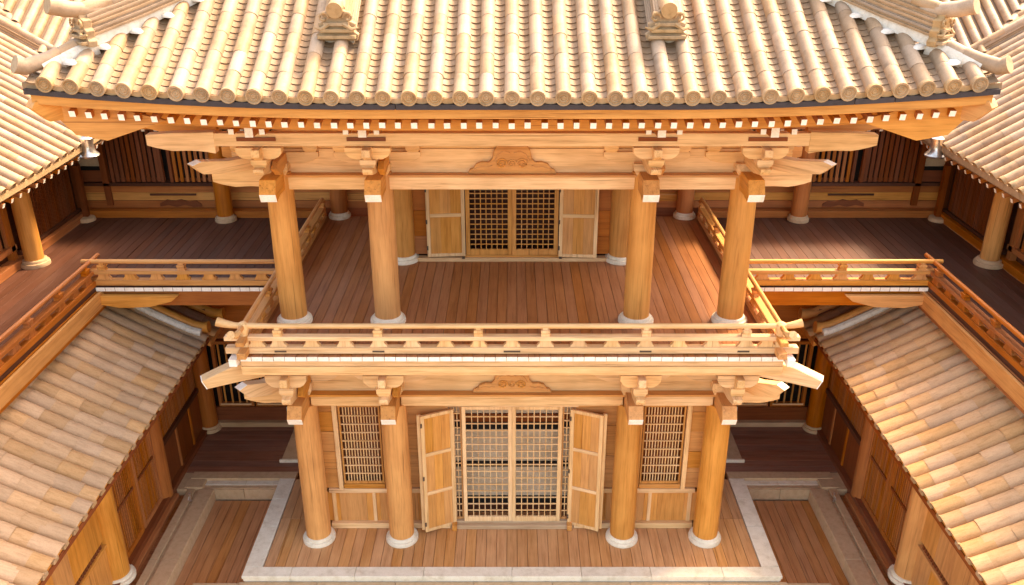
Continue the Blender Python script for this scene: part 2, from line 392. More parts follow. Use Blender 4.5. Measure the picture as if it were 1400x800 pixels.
def frog_leg(parent, zc, y, wd, h, mat='honey'):
    """carved frog-leg strut: cloud silhouette with round bosses"""
    half = [(0, h), (.17 * wd, h), (.2 * wd, h * .86), (.22 * wd, h * .55), (.26 * wd, h * .42), (.33 * wd, h * .44), (.4 * wd, h * .36), (.43 * wd, h * .2), (.47 * wd, h * .16), (.5 * wd, 0)]
    poly = [(x, zc + z) for x, z in half] + [(-x, zc + z) for x, z in half[::-1][:-1]]
    o = build('frog_leg_strut', MB().prism(poly, 'y', y - .07, y), mat, parent, 'x', .008)
    for cx, r in ((-.115 * wd, .13 * h), (0, .1 * h), (.115 * wd, .13 * h)):
        m = MB()
        pts = []
        for k in range(26):
            a = k / 25 * 3.4 * math.pi; rr = r * 1.5 * (1 - k / 25 * .8)
            pts.append((cx + rr * math.cos(a) * (1 if cx <= 0 else -1), y - .078, zc + h * .38 + rr * math.sin(a)))
        m.tube(pts, r * .26, 6)
        build('carved_scroll', m, mat, o)
    m = MB()
    for sgn in (-1, 1):
        m.tube([(sgn * x * wd, y - .072, zc + z * h) for x, z in ((.22, .30), (.28, .24), (.34, .27), (.4, .2), (.45, .07))], .012, 6)
        m.tube([(sgn * x * wd, y - .072, zc + z * h) for x, z in ((.02, .75), (.09, .82), (.15, .72), (.19, .5))], .012, 6)
    build('carved_line', m, mat, o)
    return o

def facade_front(zbeam0, zbeam1, zt, out, colr, zplate_top, wallmat='pale'):
    """beam, noses, brackets and board wall of one storey's front"""
    # beam pieces between columns
    for a, b in zip(COLX, COLX[1:]):
        build('tie_beam', B(a + .16, b - .16, -.12, .1, zbeam0, zbeam1), 'pale', hall, 'x', .006)
        build('tie_beam_lip', B(a + .1, b - .1, -.16, .1, zbeam1 + .002, zbeam1 + .04), 'honey', hall, 'x')
    for s in (-1, 1):
        nose_side(hall, s * 4.05, s * 5.05, 0, zbeam0 + .0, zbeam1 + .16, .15)
        nose_side(hall, s * 4.05, s * 4.95, .35, zbeam0 + .3, zbeam1 + .42, .12, 'honey', .05)
    for x in COLX:
        nose_front(hall, x - .0, .1, -.80, zbeam0 - .02, zbeam1 + .12, .27, 'honey')
        s_out = 0 if abs(x) < 3 else (1 if x > 0 else -1)
        bracket(hall, x, 0, zbeam1 + .04, zt, out, 'pale', s_out)
    # plank wall behind brackets
    n = 3; hh = (zplate_top - zbeam1 - .04) / n
    for k in range(n):
        build('wall_plank', MB().box(-3.95, 3.95, .0 + .012 * (k % 2), .09, zbeam1 + .04 + k * hh + .003, zbeam1 + .04 + (k + 1) * hh - .003), 'pale', hall, 'x', .004)
    frog_leg(hall, zbeam1 + .042, -.005, 1.5, .47)

# lower storey
for x in COLX: column(hall, x, 0, 0, 3.25, .25)
facade_front(3.23, 3.45, 4.42, .95, .25, 4.80)
# upper storey columns (front row, inner row beside the doors, rear row)
for x in COLX: column(hall, x, 0, 4.95, 7.78, .235, rb=.32)
for x in (-2.3, 2.3): column(hall, x, 2.97, 4.95, 8.6, .25, 'honey')
for x in (-4.15, 4.15): column(hall, x, 5.7, 4.95, 8.6, .2, 'orange')
facade_front(7.49, 7.71, 8.46, .92, .235, 9.0)

# lower wall ----------------------------------------------------------------
Yw = .42
def lattice(parent, x0, x1, z0, z1, y, nv, nh, fr=.06, bar=.016, mat='honey', fmat='honey', name='lattice_door', depth=.05, Tm=None, mid=None, barname='lattice_bar'):
    o = build(name, MB().box(x0, x0 + fr, y - depth, y, z0, z1).box(x1 - fr, x1, y - depth, y, z0, z1).box(x0 + fr, x1 - fr, y - depth, y, z0, z0 + fr * 1.5).box(x0 + fr, x1 - fr, y - depth, y, z1 - fr, z1), fmat, parent, 'z', .004, T=Tm)
    a, b, c, d = x0 + fr, x1 - fr, z0 + fr * 1.5, z1 - fr
    vm, _ = MB().box(-bar / 2, bar / 2, -.012, .012, -(d - c) / 2, (d - c) / 2).mesh(barname, mat, 'z', 0, False)
    hm, _ = MB().box(-(b - a) / 2, (b - a) / 2, -.012, .012, -bar / 2, bar / 2).mesh(barname, mat, 'x', 0, False)
    Q = Tm or Matrix()
    for k in range(nv):
        inst(barname, vm, o, Q @ T((a + (b - a) * (k + 1) / (nv + 1), y - depth * .5 + .013, (c + d) / 2)))
    for k in range(nh):
        inst(barname, hm, o, Q @ T(((a + b) / 2, y - depth * .5 - .0125, c + (d - c) * (k + 1) / (nh + 1))))
    return o
def panel_leaf(parent, wd, z0, z1, Tm, rails, label=None, planks=3):
    """timber door leaf, local X from the hinge (0) to wd, face towards -Y"""
    fr = .075
    mb = MB().box(0, fr, -.03, .03, z0, z1).box(wd - fr, wd, -.03, .03, z0, z1)
    zs = [z0] + rails + [z1]
    mb.box(fr, wd - fr, -.026, .026, z0, z0 + .07).box(fr, wd - fr, -.026, .026, z1 - .07, z1)
    o = build('door', mb, 'pale', parent, 'z', .005, T=Tm, label=label)
    for r in rails:
        build('door_rail', MB().box(fr, wd - fr, -.036, .026, r - .035, r + .035), 'pale', o, 'x', .004, T=Tm)
    lim = [z0 + .07] + sum([[r - .035, r + .035] for r in rails], []) + [z1 - .07]
    for a, b in zip(lim[::2], lim[1::2]):
        pw = (wd - 2 * fr) / planks
        for k in range(planks):
            build('door_panel', MB().box(fr + k * pw + .0015, fr + (k + 1) * pw - .0015, -.012 + .002 * (k % 2), .012, a, b), 'honey', o, 'z', T=Tm)
    for z in (z0 + .16, (z0 + z1) / 2 - .1, z1 - .25):
        build('hinge', MB().box(-.012, .022, -.045, -.028, z, z + .09), 'bronze', o, T=Tm)
    return o
# sill, rails, posts
for a, b in ((-3.75, -2.45), (-2.05, -1.28), (1.28, 2.05), (2.45, 3.75)):
    build('wall_sill', MB().box(a, b, Yw - .13, Yw + .06, .002, .13), 'pale', hall, 'x', .006)
    build('wall_rail', MB().box(a, b, Yw - .075, Yw + .05, .86, .96), 'pale', hall, 'x', .006)
build('door_sill', MB().box(-1.26, 1.26, Yw - .16, Yw + .04, .002, .10).box(-1.2, 1.2, Yw - .07, Yw + .04, .10, .14), 'beige', hall, 'x', .006)
build('door_head', MB().box(-1.3, 1.3, Yw - .1, Yw + .05, 2.93, 3.22), 'pale', hall, 'x', .006)
for s in (-1, 1):
    build('wall_post', B(s * 3.44, s * 3.53, Yw - .085, Yw + .04, .962, 3.24), 'pale', hall, 'z', .005)
    build('wall_post', B(s * 2.50, s * 2.585, Yw - .05, Yw + .04, .962, 3.24), 'honey', hall, 'z', .005)
    build('wall_head', B(s * 2.59, s * 3.43, Yw - .06, Yw + .04, 2.93, 3.24), 'pale', hall, 'x', .005)
    build('window_ledge', B(s * 2.59, s * 3.43, Yw - .065, Yw + .04, .965, 1.07), 'honey', hall, 'x', .005)
    lattice(hall, min(s * 2.6, s * 3.42), max(s * 2.6, s * 3.42), 1.075, 2.925, Yw, 12, 8, .035, .02, 'pale', 'honey', name='lattice_window', depth=.04)
    # planks beside the window and beside the doors
    for (xa, xb) in ((3.54, 3.95), (1.26, 2.25)):
        zs = [.965, 1.45, 1.85, 2.32, 2.78, 3.24] if xa > 3 else [.965, 1.75, 2.5, 3.24]
        for a, b in zip(zs, zs[1:]):
            build('wall_plank', B(s * xa, s * xb, Yw - .03 - .012 * random.random(), Yw + .04, a + .004, b - .004), 'honey', hall, 'x', .004)
    # low wainscot boards
    xx = [3.95, 3.55, 3.0, 2.72, 2.25, 1.95, 1.6, 1.26]
    for a, b in zip(xx, xx[1:]):
        if a > 2.25 or a <= 2.25:
            build('wainscot_board', B(s * a - s * .002, s * b + s * .002, Yw - .03 - .008 * random.random(), Yw + .04, .132, .858), 'honey', hall, 'z')
    build('wainscot_post', B(s * 2.80, s * 2.87, Yw - .055, Yw - .031, .135, .858), 'pale', hall, 'z', .004)
    build('wainscot_post', B(s * 3.62, s * 3.70, Yw - .055, Yw - .031, .135, .858), 'pale', hall, 'z', .004)
    # lattice sliding doors: 6 by 14 openings each
    lattice(hall, min(s * .0, s * .99) + (.002 if s > 0 else 0), max(s * 0, s * .99) - (0 if s > 0 else .002), .145, 2.925, Yw - .02, 6, 15, .075, .017, 'pale', 'pale')
    lattice(hall, min(s * 1.0, s * 1.24), max(s * 1.0, s * 1.24), .145, 2.925, Yw + .04, 2, 15, .03, .017, 'pale', 'honey', 'fixed_lattice', .04)
    # folding panel doors swung open, hinged at the opening's edge
    hx, hy, fx, fy = s * 1.16, Yw - .05, s * 1.78, .10 if s < 0 else .13
    L = math.hypot(fx - hx, fy - hy)
    if s > 0:
        ang = math.atan2(fy - hy, fx - hx); Tm = T((hx, hy, 0)) @ Rz(ang)
    else:
        ang = math.atan2(hy - fy, hx - fx); Tm = T((fx, fy, 0)) @ Rz(ang)
    panel_leaf(hall, L, .07, 2.86, Tm, [1.02, 1.95], planks=3)
    Tm2 = T((fx, fy + .065, 0)) @ Rz(math.atan2(.30, -s * .25) if s < 0 else math.atan2(.30, -.25))
    build('folded_door_edge', MB().box(-.01 if s > 0 else -.07, .07 if s > 0 else .01, -.0, .05, .09, 2.86), 'pale', hall, 'z', .004, T=T((fx, fy + .03, 0)))
    build('door_foot', MB().box(-.05, .05, -.16, .0, .004, .14), 'honey', hall, 'y', .012, T=T((hx + s * .03, hy - .02, 0)))
# room behind the lattice
ROOM = .85
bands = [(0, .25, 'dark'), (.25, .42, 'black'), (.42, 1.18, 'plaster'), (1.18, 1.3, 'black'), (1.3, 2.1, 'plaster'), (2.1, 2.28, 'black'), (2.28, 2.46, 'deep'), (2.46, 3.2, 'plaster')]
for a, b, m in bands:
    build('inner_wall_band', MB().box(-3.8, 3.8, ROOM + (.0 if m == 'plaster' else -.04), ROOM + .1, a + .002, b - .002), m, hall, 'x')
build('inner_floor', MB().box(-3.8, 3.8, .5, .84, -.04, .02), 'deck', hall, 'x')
for s in (-1, 1):
    build('inner_wall_board', B(s * 2.5, s * 3.7, .68, .72, .02, 3.2), 'deep', hall, 'z')
    # side walls of the lower storey
    for k in range(8):
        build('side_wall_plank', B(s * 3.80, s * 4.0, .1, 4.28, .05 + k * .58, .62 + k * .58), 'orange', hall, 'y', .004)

# upper room wall -------------------------------------------------------------
Yu = 2.97
build('upper_door_sill', MB().box(-2.05, 2.05, Yu - .12, Yu + .06, 4.952, 5.03), 'pale', hall, 'x', .006)
build('upper_threshold', MB().box(-1.0, 1.0, Yu - .06, Yu + .02, 5.03, 5.075), 'honey', hall, 'x', .005)
build('upper_door_head', MB().box(-2.1, 2.1, Yu - .05, Yu + .08, 6.75, 7.2), 'honey', hall, 'x', .006)
for k in range(4):
    build('wall_plank', MB().box(-2.2, 2.2, Yu - .02, Yu + .08, 7.205 + k * .35, 7.55 + k * .35), 'honey', hall, 'x', .004)
for s in (-1, 1):
    lattice(hall, min(s * .0, s * .965) + (.002 if s > 0 else 0), max(s * 0, s * .965) - (0 if s > 0 else .002), 5.08, 6.745, Yu, 6, 12, .085, .018, 'honey', 'honey')
    x0 = .98 if s > 0 else -1.78
    panel_leaf(hall, .80, 5.06, 6.74, T((x0, Yu - .10, 0)) @ Rz(R(-4 * s)), [5.98], planks=3)
    for a, b in ((5.08, 5.48), (5.485, 6.05), (6.055, 6.74)):
        build('wall_plank', B(s * 1.0, s * 2.1, Yu, Yu + .06, a, b), 'orange', hall, 'x', .004)
    for k in range(5):
        build('side_wall_plank', B(s * 2.25, s * 2.35, Yu + .1, 5.9, 4.96 + k * .7, 5.645 + k * .7), 'orange', hall, 'y', .004)
    build('hinge', B(s * .99, s * 1.05, Yu - .17, Yu - .135, 5.035, 5.075), 'bronze', hall)
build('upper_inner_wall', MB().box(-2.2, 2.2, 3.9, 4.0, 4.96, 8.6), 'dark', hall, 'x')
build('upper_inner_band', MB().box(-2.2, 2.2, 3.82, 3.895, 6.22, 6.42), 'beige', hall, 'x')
build('upper_inner_floor', MB().box(-2.2, 2.2, 3.06, 3.9, 4.9, 4.96), 'dark', hall, 'x')

# upper floor of the hall with balcony
uf = build('upper_floor', MB().box(-4.5, 4.5, -1.22, 5.75, 4.70, 4.868), 'deep', kind='structure')
n = 49; wdx = 9.14 / n
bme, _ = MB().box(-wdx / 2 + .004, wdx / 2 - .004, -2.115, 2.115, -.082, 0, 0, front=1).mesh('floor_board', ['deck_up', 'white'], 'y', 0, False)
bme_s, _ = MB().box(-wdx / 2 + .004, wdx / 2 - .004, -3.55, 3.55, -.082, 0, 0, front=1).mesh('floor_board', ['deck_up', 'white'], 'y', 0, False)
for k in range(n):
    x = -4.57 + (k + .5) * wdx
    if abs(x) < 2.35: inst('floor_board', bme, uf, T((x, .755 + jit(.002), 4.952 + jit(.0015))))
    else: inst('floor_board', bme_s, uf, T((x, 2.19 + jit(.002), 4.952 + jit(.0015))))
build('balcony_edge_beam', MB().box(-4.62, 4.62, -1.22, -1.04, 4.52, 4.865), 'pale', hall, 'x', .006)
for s in (-1, 1):
    build('balcony_edge_beam', B(s * 4.42, s * 4.57, -1.035, 5.7, 4.55, 4.862), 'honey', hall, 'y', .006)
    build('balcony_soffit', B(s * 4.0, s * 4.41, .1, 5.7, 4.5, 4.69), 'honey', hall, 'y')
    d = Vector((s, -.42, 0)).normalized()
    Mt = frame((s * 4.40, -.86, 4.36), -d, (0, 0, 1))
    build('corner_beam', MB().prism([(.6, -.02), (.6, .34), (-.1, .34), (-.55, .27), (-1.0, .12), (-.93, -.05), (-.5, -.03), (-.1, -.02)], 'x', -.12, .12, 0), 'pale', hall, 'y', .01, T=Mt)
    build('corner_beam_tip', MB().prism([(-.985, .11), (-1.012, .115), (-.945, -.055), (-.92, -.045)], 'x', -.11, .11, 0), 'white', hall, 'x', T=Mt)
    build('beam_tip', B(s * 4.62, s * 4.75, -1.42, -1.2, 4.80, 4.93), 'white', hall)
for k in range(2):
    build('fascia_board', MB().box(-4.6, 4.6, -1.29 + .02 * k, -1.222 + .0 * k, 4.60 + k * .13, 4.725 + k * .13), 'pale', hall, 'x', .004)

# railing ---------------------------------------------------------------------
def railing(parent, A, Bp, z, struts, posts, mat='pale', curl=(0, 0), ext=(0, 0), fittings=False, hh=.5):
    """A, Bp: end points (x, y) of the rail line; local X runs from A to B and local -Y faces the viewer"""
    A = Vector((*A, z)); Bv = Vector((*Bp, z)); d = (Bv - A); L = d.length; ang = math.atan2(d.y, d.x)
    Tm = T(A) @ Rz(ang)
    o = build('railing', MB().box(-ext[0], L + ext[1], -.075, .075, .012, .125), mat, parent, 'x', .006, T=Tm)
    build('middle_rail', MB().box(-ext[0], L + ext[1], -.07, .07, .25, .325), mat, o, 'x', .006, T=Tm)
    pts = []
    n = 22
    for k in range(n + 1):
        u = k / n; x = -ext[0] * 1.35 + (L + (ext[0] + ext[1]) * 1.35) * u; zz = hh
        if curl[0] and x < .1: zz += curl[0] * ((.1 - x) / .6) ** 2
        if curl[1] and x > L - .1: zz += curl[1] * ((x - L + .1) / .6) ** 2
        pts.append((x, 0, zz))
    if curl[0]: pts = [(-ext[0] * 1.35 + .1 * i, 0, hh + curl[0] * ((.1 + ext[0] * 1.35 - .1 * i) / .6) ** 2) for i in range(int((ext[0] * 1.35 + .1) / .1))] + [p for p in pts if p[0] > .12]
    if curl[1]: pts = [p for p in pts if p[0] < L - .12] + [(L - .1 + .1 * i, 0, hh + curl[1] * (.1 * i / .6) ** 2) for i in range(int((ext[1] * 1.35 + .1) / .1) + 1)]
    rr = [.045] * len(pts)
    if curl[0]:
        for i, p in enumerate(pts):
            if p[0] < 0: rr[i] = .045 + .05 * min(1, -p[0] / .5)
    if curl[1]:
        for i, p in enumerate(pts):
            if p[0] > L: rr[i] = .045 + .05 * min(1, (p[0] - L) / .5)
    build('top_rail', MB().tube(pts, rr, 10), mat, o, 'x', T=Tm)
    sm, _ = MB().prism([(-.15, 0), (-.135, .03), (-.10, .07), (-.09, .128), (.09, .128), (.10, .07), (.135, .03), (.15, 0)], 'y', -.045, .045).mesh('rail_strut', mat, 'z', .004, False)
    for x in struts: inst('rail_strut', sm, o, Tm @ T((x, 0, .124)))
    pm = MB().box(-.075, .075, -.05, .05, 0, .05); block(pm, 0, 0, .05, .15, .07); pm.box(-.045, .045, -.042, .042, .12, .16)
    pmm, _ = pm.mesh('rail_post', mat, 'z', 0, False)
    for x in posts: inst('rail_post', pmm, o, Tm @ T((x, 0, .322)))
    if fittings:
        for x, wl in fittings:
            build('metal_fitting', MB().box(x - wl / 2, x + wl / 2, -.084, -.0755, .045, .075), 'bronze', o, T=Tm)
    return o
S = [i * .5625 for i in range(-7, 8)]
Lf = 9.1
railing(hall, (-4.55, -1.2), (4.55, -1.2), 4.955, [x + 4.55 for x in S] + [.25, Lf - .25], [4.55 - 2.25, 4.55 - .5625, 4.55 + .5625, 4.55 + 2.25, .62, Lf - .62], 'pale',
        (.13, .13), (.28, .28), [(4.55 + x, w_) for x, w_ in ((-3.9, .2), (-2.25, .2), (.0, .28), (2.25, .2), (3.9, .2))])
for s in (-1, 1):
    ps = [.5 + i * .56 for i in range(12)]
    if s < 0: railing(hall, (-4.5, 5.5), (-4.5, -1.2), 4.962, [6.7 - p for p in ps], [6.7 - p for p in ps[2::3]], 'honey', (0, .0), (0, .3))
    else: railing(hall, (4.5, -1.2), (4.5, 5.5), 4.962, ps, ps[2::3], 'honey', (.0, 0), (.3, 0))
    # curled corner finial tips of crossing rails
    tip = [(s * 4.5, -1.45, 5.46), (s * 4.5, -1.62, 5.50), (s * 4.52, -1.78, 5.58)]
    build('curled_rail_tip', MB().tube(tip, [.045, .055, .07], 10), 'pale', hall, 'y')
    build('corner_post', MB().lathe([(.07, 5.0), (.075, 5.25), (.06, 5.3), (.085, 5.36), (.1, 5.42), (.085, 5.5), (.04, 5.53)], 14, (s * 4.5, -1.2)), 'pale', hall, 'z')

# --- main roof ---------------------------------------------------------------
EX, EY, EZ = 6.5, -2.6, 9.58
def lift(x): return .21 * max(0, (abs(x) - 1.9) / 4.6) ** 2
def prof(t): return .52 * t + .022 * t * t
def H(x, y):
    t = min(EX - abs(x), y - EY, 8.6 - y)
    ti = max(0, t)
    ly = lift(x) if (y - EY) < 2 * EX else 0
    yy = max(0, (abs(y - 3.0) - 2.2) / 3.4)
    c = .21 * (yy ** 2) if (EX - abs(x)) <= (y - EY) + .001 else lift(x)
    return EZ + prof(t) + c * max(0, 1 - ti / 4.5)
NX, NY = 52, 45
top = [[(-EX + 2 * EX * i / NX, EY + 11.2 * j / NY, 0) for i in range(NX + 1)] for j in range(NY + 1)]
mb = MB(); V = []
for off in (-.035, -.13):
    for rr_ in top:
        for (x, y, _) in rr_: V.append((x, y, H(x, y) + off))
F = []; NN = (NX + 1) * (NY + 1)
for j in range(NY):
    for i in range(NX):
        a = j * (NX + 1) + i; q = (a, a + 1, a + NX + 2, a + NX + 1); F.append(q); F.append(tuple(NN + k for k in q[::-1]))
for i in range(NX):
    F.append((i, NN + i, NN + i + 1, i + 1)); b0 = NY * (NX + 1) + i; F.append((b0, b0 + 1, NN + b0 + 1, NN + b0))
for j in range(NY):
    a = j * (NX + 1); F.append((a, a + NX + 1, NN + a + NX + 1, NN + a)); b0 = a + NX; F.append((b0, NN + b0, NN + b0 + NX + 1, b0 + NX + 1))
mb.add(V, F)
roof = build('roof', mb, 'pan', hall)

def surf(x, t): return Vector((x, EY + t, H(x, EY + t)))
def slope_frame(x, t, dt=.1, dz=0):
    p, q = surf(x, t), surf(x, t + dt); d = (q - p).normalized()
    nrm = Vector((1, 0, 0)).cross(d)
    return frame(p + nrm * dz, d, nrm)
SP = .342
covers, pans = [], []
for i in range(-18, 19):
    x = i * SP; tm = min(3.7, EX - abs(x) - .12)
    t = -.07
    while t < tm - .05:
        covers.append((t, slope_frame(x, t, .2, .028) @ Rz(jit(.008)) @ T((jit(.003), 0, jit(.002))))); t += .43 * .87
    m = slope_frame(x, -.05, .2, .028)
    inst('eave_cap', disc_me, roof, m @ T((0, -.022, .004)) @ Matrix.Rotation(R(-18), 4, 'X'))
covers.sort(key=lambda a: a[0])
for t, m in covers[:300]: inst('cover_tile', cover_me, roof, m)
if covers[300:]:
    mb = MB()
    for t, m in covers[300:]: mb.addmesh(COVER, m)
    build('cover_tile_field', mb, 'tile', roof, 'y', kind='stuff')
for i in range(-19, 19):
    x = (i + .5) * SP; tm = min(3.5, EX - abs(x) + .05); t = -.03
    while t < tm:
        pans.append((t + abs(x) * .001, slope_frame(x, t, .15, .012) @ T((jit(.003), 0, jit(.002))))); t += .118
pans.sort(key=lambda a: a[0])
for t, m in pans[:300]: inst('pan_tile', pan_me, roof, m)
mb = MB()
for t, m in pans[300:]: mb.addmesh(PAN, m)
build('pan_tile_field', mb, 'pan', roof, 'y', kind='stuff')
for i in range(-18, 18):
    x = (i + .5) * SP; p = surf(x, -.03); n_ = 6
    top_ = [(-.13 + .26 * k / n_, .0 - .03 * (1 - (2 * k / n_ - 1) ** 2) + .0) for k in range(n_ + 1)]
    poly = top_ + [(a, b - .06 - .012 * math.sin(k / n_ * math.pi)) for k, (a, b) in list(enumerate(top_))[::-1]]
    build('eave_edge_tile', MB().prism([(x + a, p.z + b + .02) for a, b in poly], 'y', p.y - .02, p.y + .03), 'cap', roof, 'x')
    build('eave_bed', MB().prism([(x - .171, p.z - .10), (x - .171, p.z - .0), (x + .171, p.z - .0), (x + .171, p.z - .10)], 'y', p.y + .031, p.y + .06), 'cap', roof, 'x')
# lead strip, fascia
def sweep(y0, y1, dz0, dz1, half, nseg=40, mat='x', yb=0):
    rings = []
    for k in range(nseg + 1):
        x = -half + 2 * half * k / nseg; z = EZ + lift(x)
        rings.append([(x, y0, z + dz0), (x, y0, z + dz1), (x, y1, z + dz1), (x, y1, z + dz0)])
    return MB().loft(rings)
xs_ = [-6.46, -2.3, .0 - 1.55, 4.9, 5.3, 6.46]
for a, b in ((-6.46, -1.56), (-1.55, 4.55), (4.56, 5.08), (5.09, 6.46)):
    rings = []
    for k in range(17):
        x = a + (b - a) * k / 16; z = EZ + lift(x)
        rings.append([(x, EY - .075, z - .17), (x, EY - .075, z - .10), (x, EY + .05, z - .10), (x, EY + .05, z - .17)])
    build('lead_strip', MB().loft(rings), 'lead', roof, 'x')
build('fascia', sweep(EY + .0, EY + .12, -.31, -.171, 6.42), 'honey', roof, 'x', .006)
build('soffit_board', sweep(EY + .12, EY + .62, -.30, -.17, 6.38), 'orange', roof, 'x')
build('rafter_beam', sweep(EY + .62, EY + .76, -.62, -.46, 5.6), 'honey', roof, 'x', .005)
for k in range(-27, 28):
    x = k * .2215
    p = Vector((x, EY + .12, EZ + lift(x) - .43))
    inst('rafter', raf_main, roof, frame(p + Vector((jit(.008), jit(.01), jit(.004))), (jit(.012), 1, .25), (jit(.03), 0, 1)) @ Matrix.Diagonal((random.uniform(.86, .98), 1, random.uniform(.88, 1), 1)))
# solid eaves timber behind rafters
build('eaves_boarding', sweep(-1.5, .0, -.5, .1, 4.6), 'honey', roof, 'x')
build('purlin', MB().box(-4.65, 4.65, -1.02, -.86, 8.475, 8.68), 'pale', roof, 'x', .006)
build('purlin', MB().box(-3.95, 3.95, -.1, .1, 9.0, 9.3), 'honey', roof, 'x', .006)
for s in (-1, 1):
    nose_side(roof, s * 4.6, s * 5.65, -.94, 8.36, 8.70, .172, 'pale', .02, 'purlin_nose')
    nose_side(roof, s * 4.7, s * 5.9, -.5, 8.48, 8.86, .14, 'honey', .08, 'purlin_nose')
    for x in (2.25, 3.95):
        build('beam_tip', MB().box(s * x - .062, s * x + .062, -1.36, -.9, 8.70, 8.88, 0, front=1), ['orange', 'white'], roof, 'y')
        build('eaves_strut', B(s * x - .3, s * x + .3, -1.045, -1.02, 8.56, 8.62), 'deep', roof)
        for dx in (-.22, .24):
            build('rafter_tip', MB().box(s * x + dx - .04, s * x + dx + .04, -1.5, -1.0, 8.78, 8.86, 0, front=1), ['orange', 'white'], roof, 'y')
    # corner fascia: hip rafter with triangular board
    p0 = Vector((s * 6.42, EY + .05, EZ + lift(6.4) - .16))
    build('corner_board', MB().prism([(s * 4.75, 9.20), (s * 6.44, 9.66), (s * 6.5, 9.56), (s * 6.02, 9.0), (s * 5.6, 8.92)], 'y', EY + .20, EY + .27), 'honey', roof, 'x', .004)
    Mt = frame((s * 6.35, EY + .16, 9.44), (-s, 1, .30), (0, 0, 1))
    build('hip_rafter', MB().prism([(-.12, .1), (-.2, .02), (-.05, -.22), (.3, -.3), (2.6, -.3), (2.6, .05)], 'x', -.12, .12), 'honey', roof, 'y', .008, T=Mt)
    build('soffit_board', MB().prism([(s * 4.6, EY + .1), (s * 6.42, EY + .1), (s * 6.42, 3.0), (s * 4.6, 3.0)], 'z', 9.45, 9.48), 'orange', roof, 'y')

# ridges: stacked courses with a round top tile
def ridge(parent, path, wd, courses, r_top=.10, ch=.062, mortar=True, curl=None, mat='tile'):
    path = [Vector(p) for p in path]; n = len(path)
    def ring(i, half, z0, z1):
        d = path[min(i + 1, n - 1)] - path[max(i - 1, 0)]; d.z = 0; d.normalize(); u = Vector((d.y, -d.x, 0)); p = path[i]
        return [p - u * half + Vector((0, 0, z0)), p + u * half + Vector((0, 0, z0)), p + u * half + Vector((0, 0, z1)), p - u * half + Vector((0, 0, z1))]
    o = build('hip_ridge' , MB().loft([ring(i, wd / 2, -.06, .07) for i in range(n)]), 'mortar', parent)
    for c in range(courses):
        z0 = .072 + c * ch; hf = wd / 2 + .03 - .016 * c
        mb = MB().loft([ring(i, hf, z0 + .004, z0 + ch * .62) for i in range(n)])
        mb.loft([ring(i, hf - .03, z0 + ch * .62, z0 + ch + .003) for i in range(n)])
        build('ridge_course', mb, mat, o, 'x', .003)
    zt = .072 + courses * ch + .03
    # round top tiles, one by one
    L = 0
    for i in range(n - 1):
        a, b = path[i] + Vector((0, 0, zt)), path[i + 1] + Vector((0, 0, zt)); seg = (b - a); k = max(1, round(seg.length / .42))
        for q in range(k):
            p = a + seg * (q / k)
            mb = MB().tube([p, p + seg / k * 1.02], [r_top * 1.0, r_top * .95], 12)
            build('ridge_tile', mb, mat, o, 'y')
    return o, zt
def oni(parent, p, d, sc=1.0):
    """carved ridge-end ornament at p facing direction d (plan)"""
    d = Vector((d[0], d[1], 0)).normalized(); Mt = frame(p, -d, (0, 0, 1))
    sil = [(-.26, 0), (-.28, .08), (-.22, .12), (-.25, .22), (-.17, .25), (-.19, .36), (-.10, .38), (-.08, .46), (.08, .46), (.10, .38), (.19, .36), (.17, .25), (.25, .22), (.22, .12), (.28, .08), (.26, 0)]
    o = build('ridge_end_ornament', MB().prism([(a * sc, b * sc) for a, b in sil], 'y', -.07, .05), 'cap', parent, 'x', .008, T=Mt)
    for k, (z, wd) in enumerate(((.03, .5), (.11, .42), (.19, .34))):
        build('ornament_band', MB().box(-wd / 2 * sc, wd / 2 * sc, -.16 + .02 * k, -.05, z * sc, (z + .045) * sc), 'cap', o, 'x', .006, T=Mt)
    for sg in (-1, 1):
        m = MB()
        pts = [(sg * (.16 - .07 * math.cos(a) * (1 - a / 9)) * sc, -.10, (.30 + .07 * math.sin(a) * (1 - a / 9)) * sc) for a in [j * .5 for j in range(12)]]
        m.tube(pts, .018 * sc, 6)
        m.tube([(sg * .1 * sc, -.10, .22 * sc), (sg * .2 * sc, -.12, .15 * sc), (sg * .29 * sc, -.08, .17 * sc)], [.03 * sc, .03 * sc, .012], 6)
        build('ornament_scroll', m, 'cap', o, T=Mt)
    return o, Mt
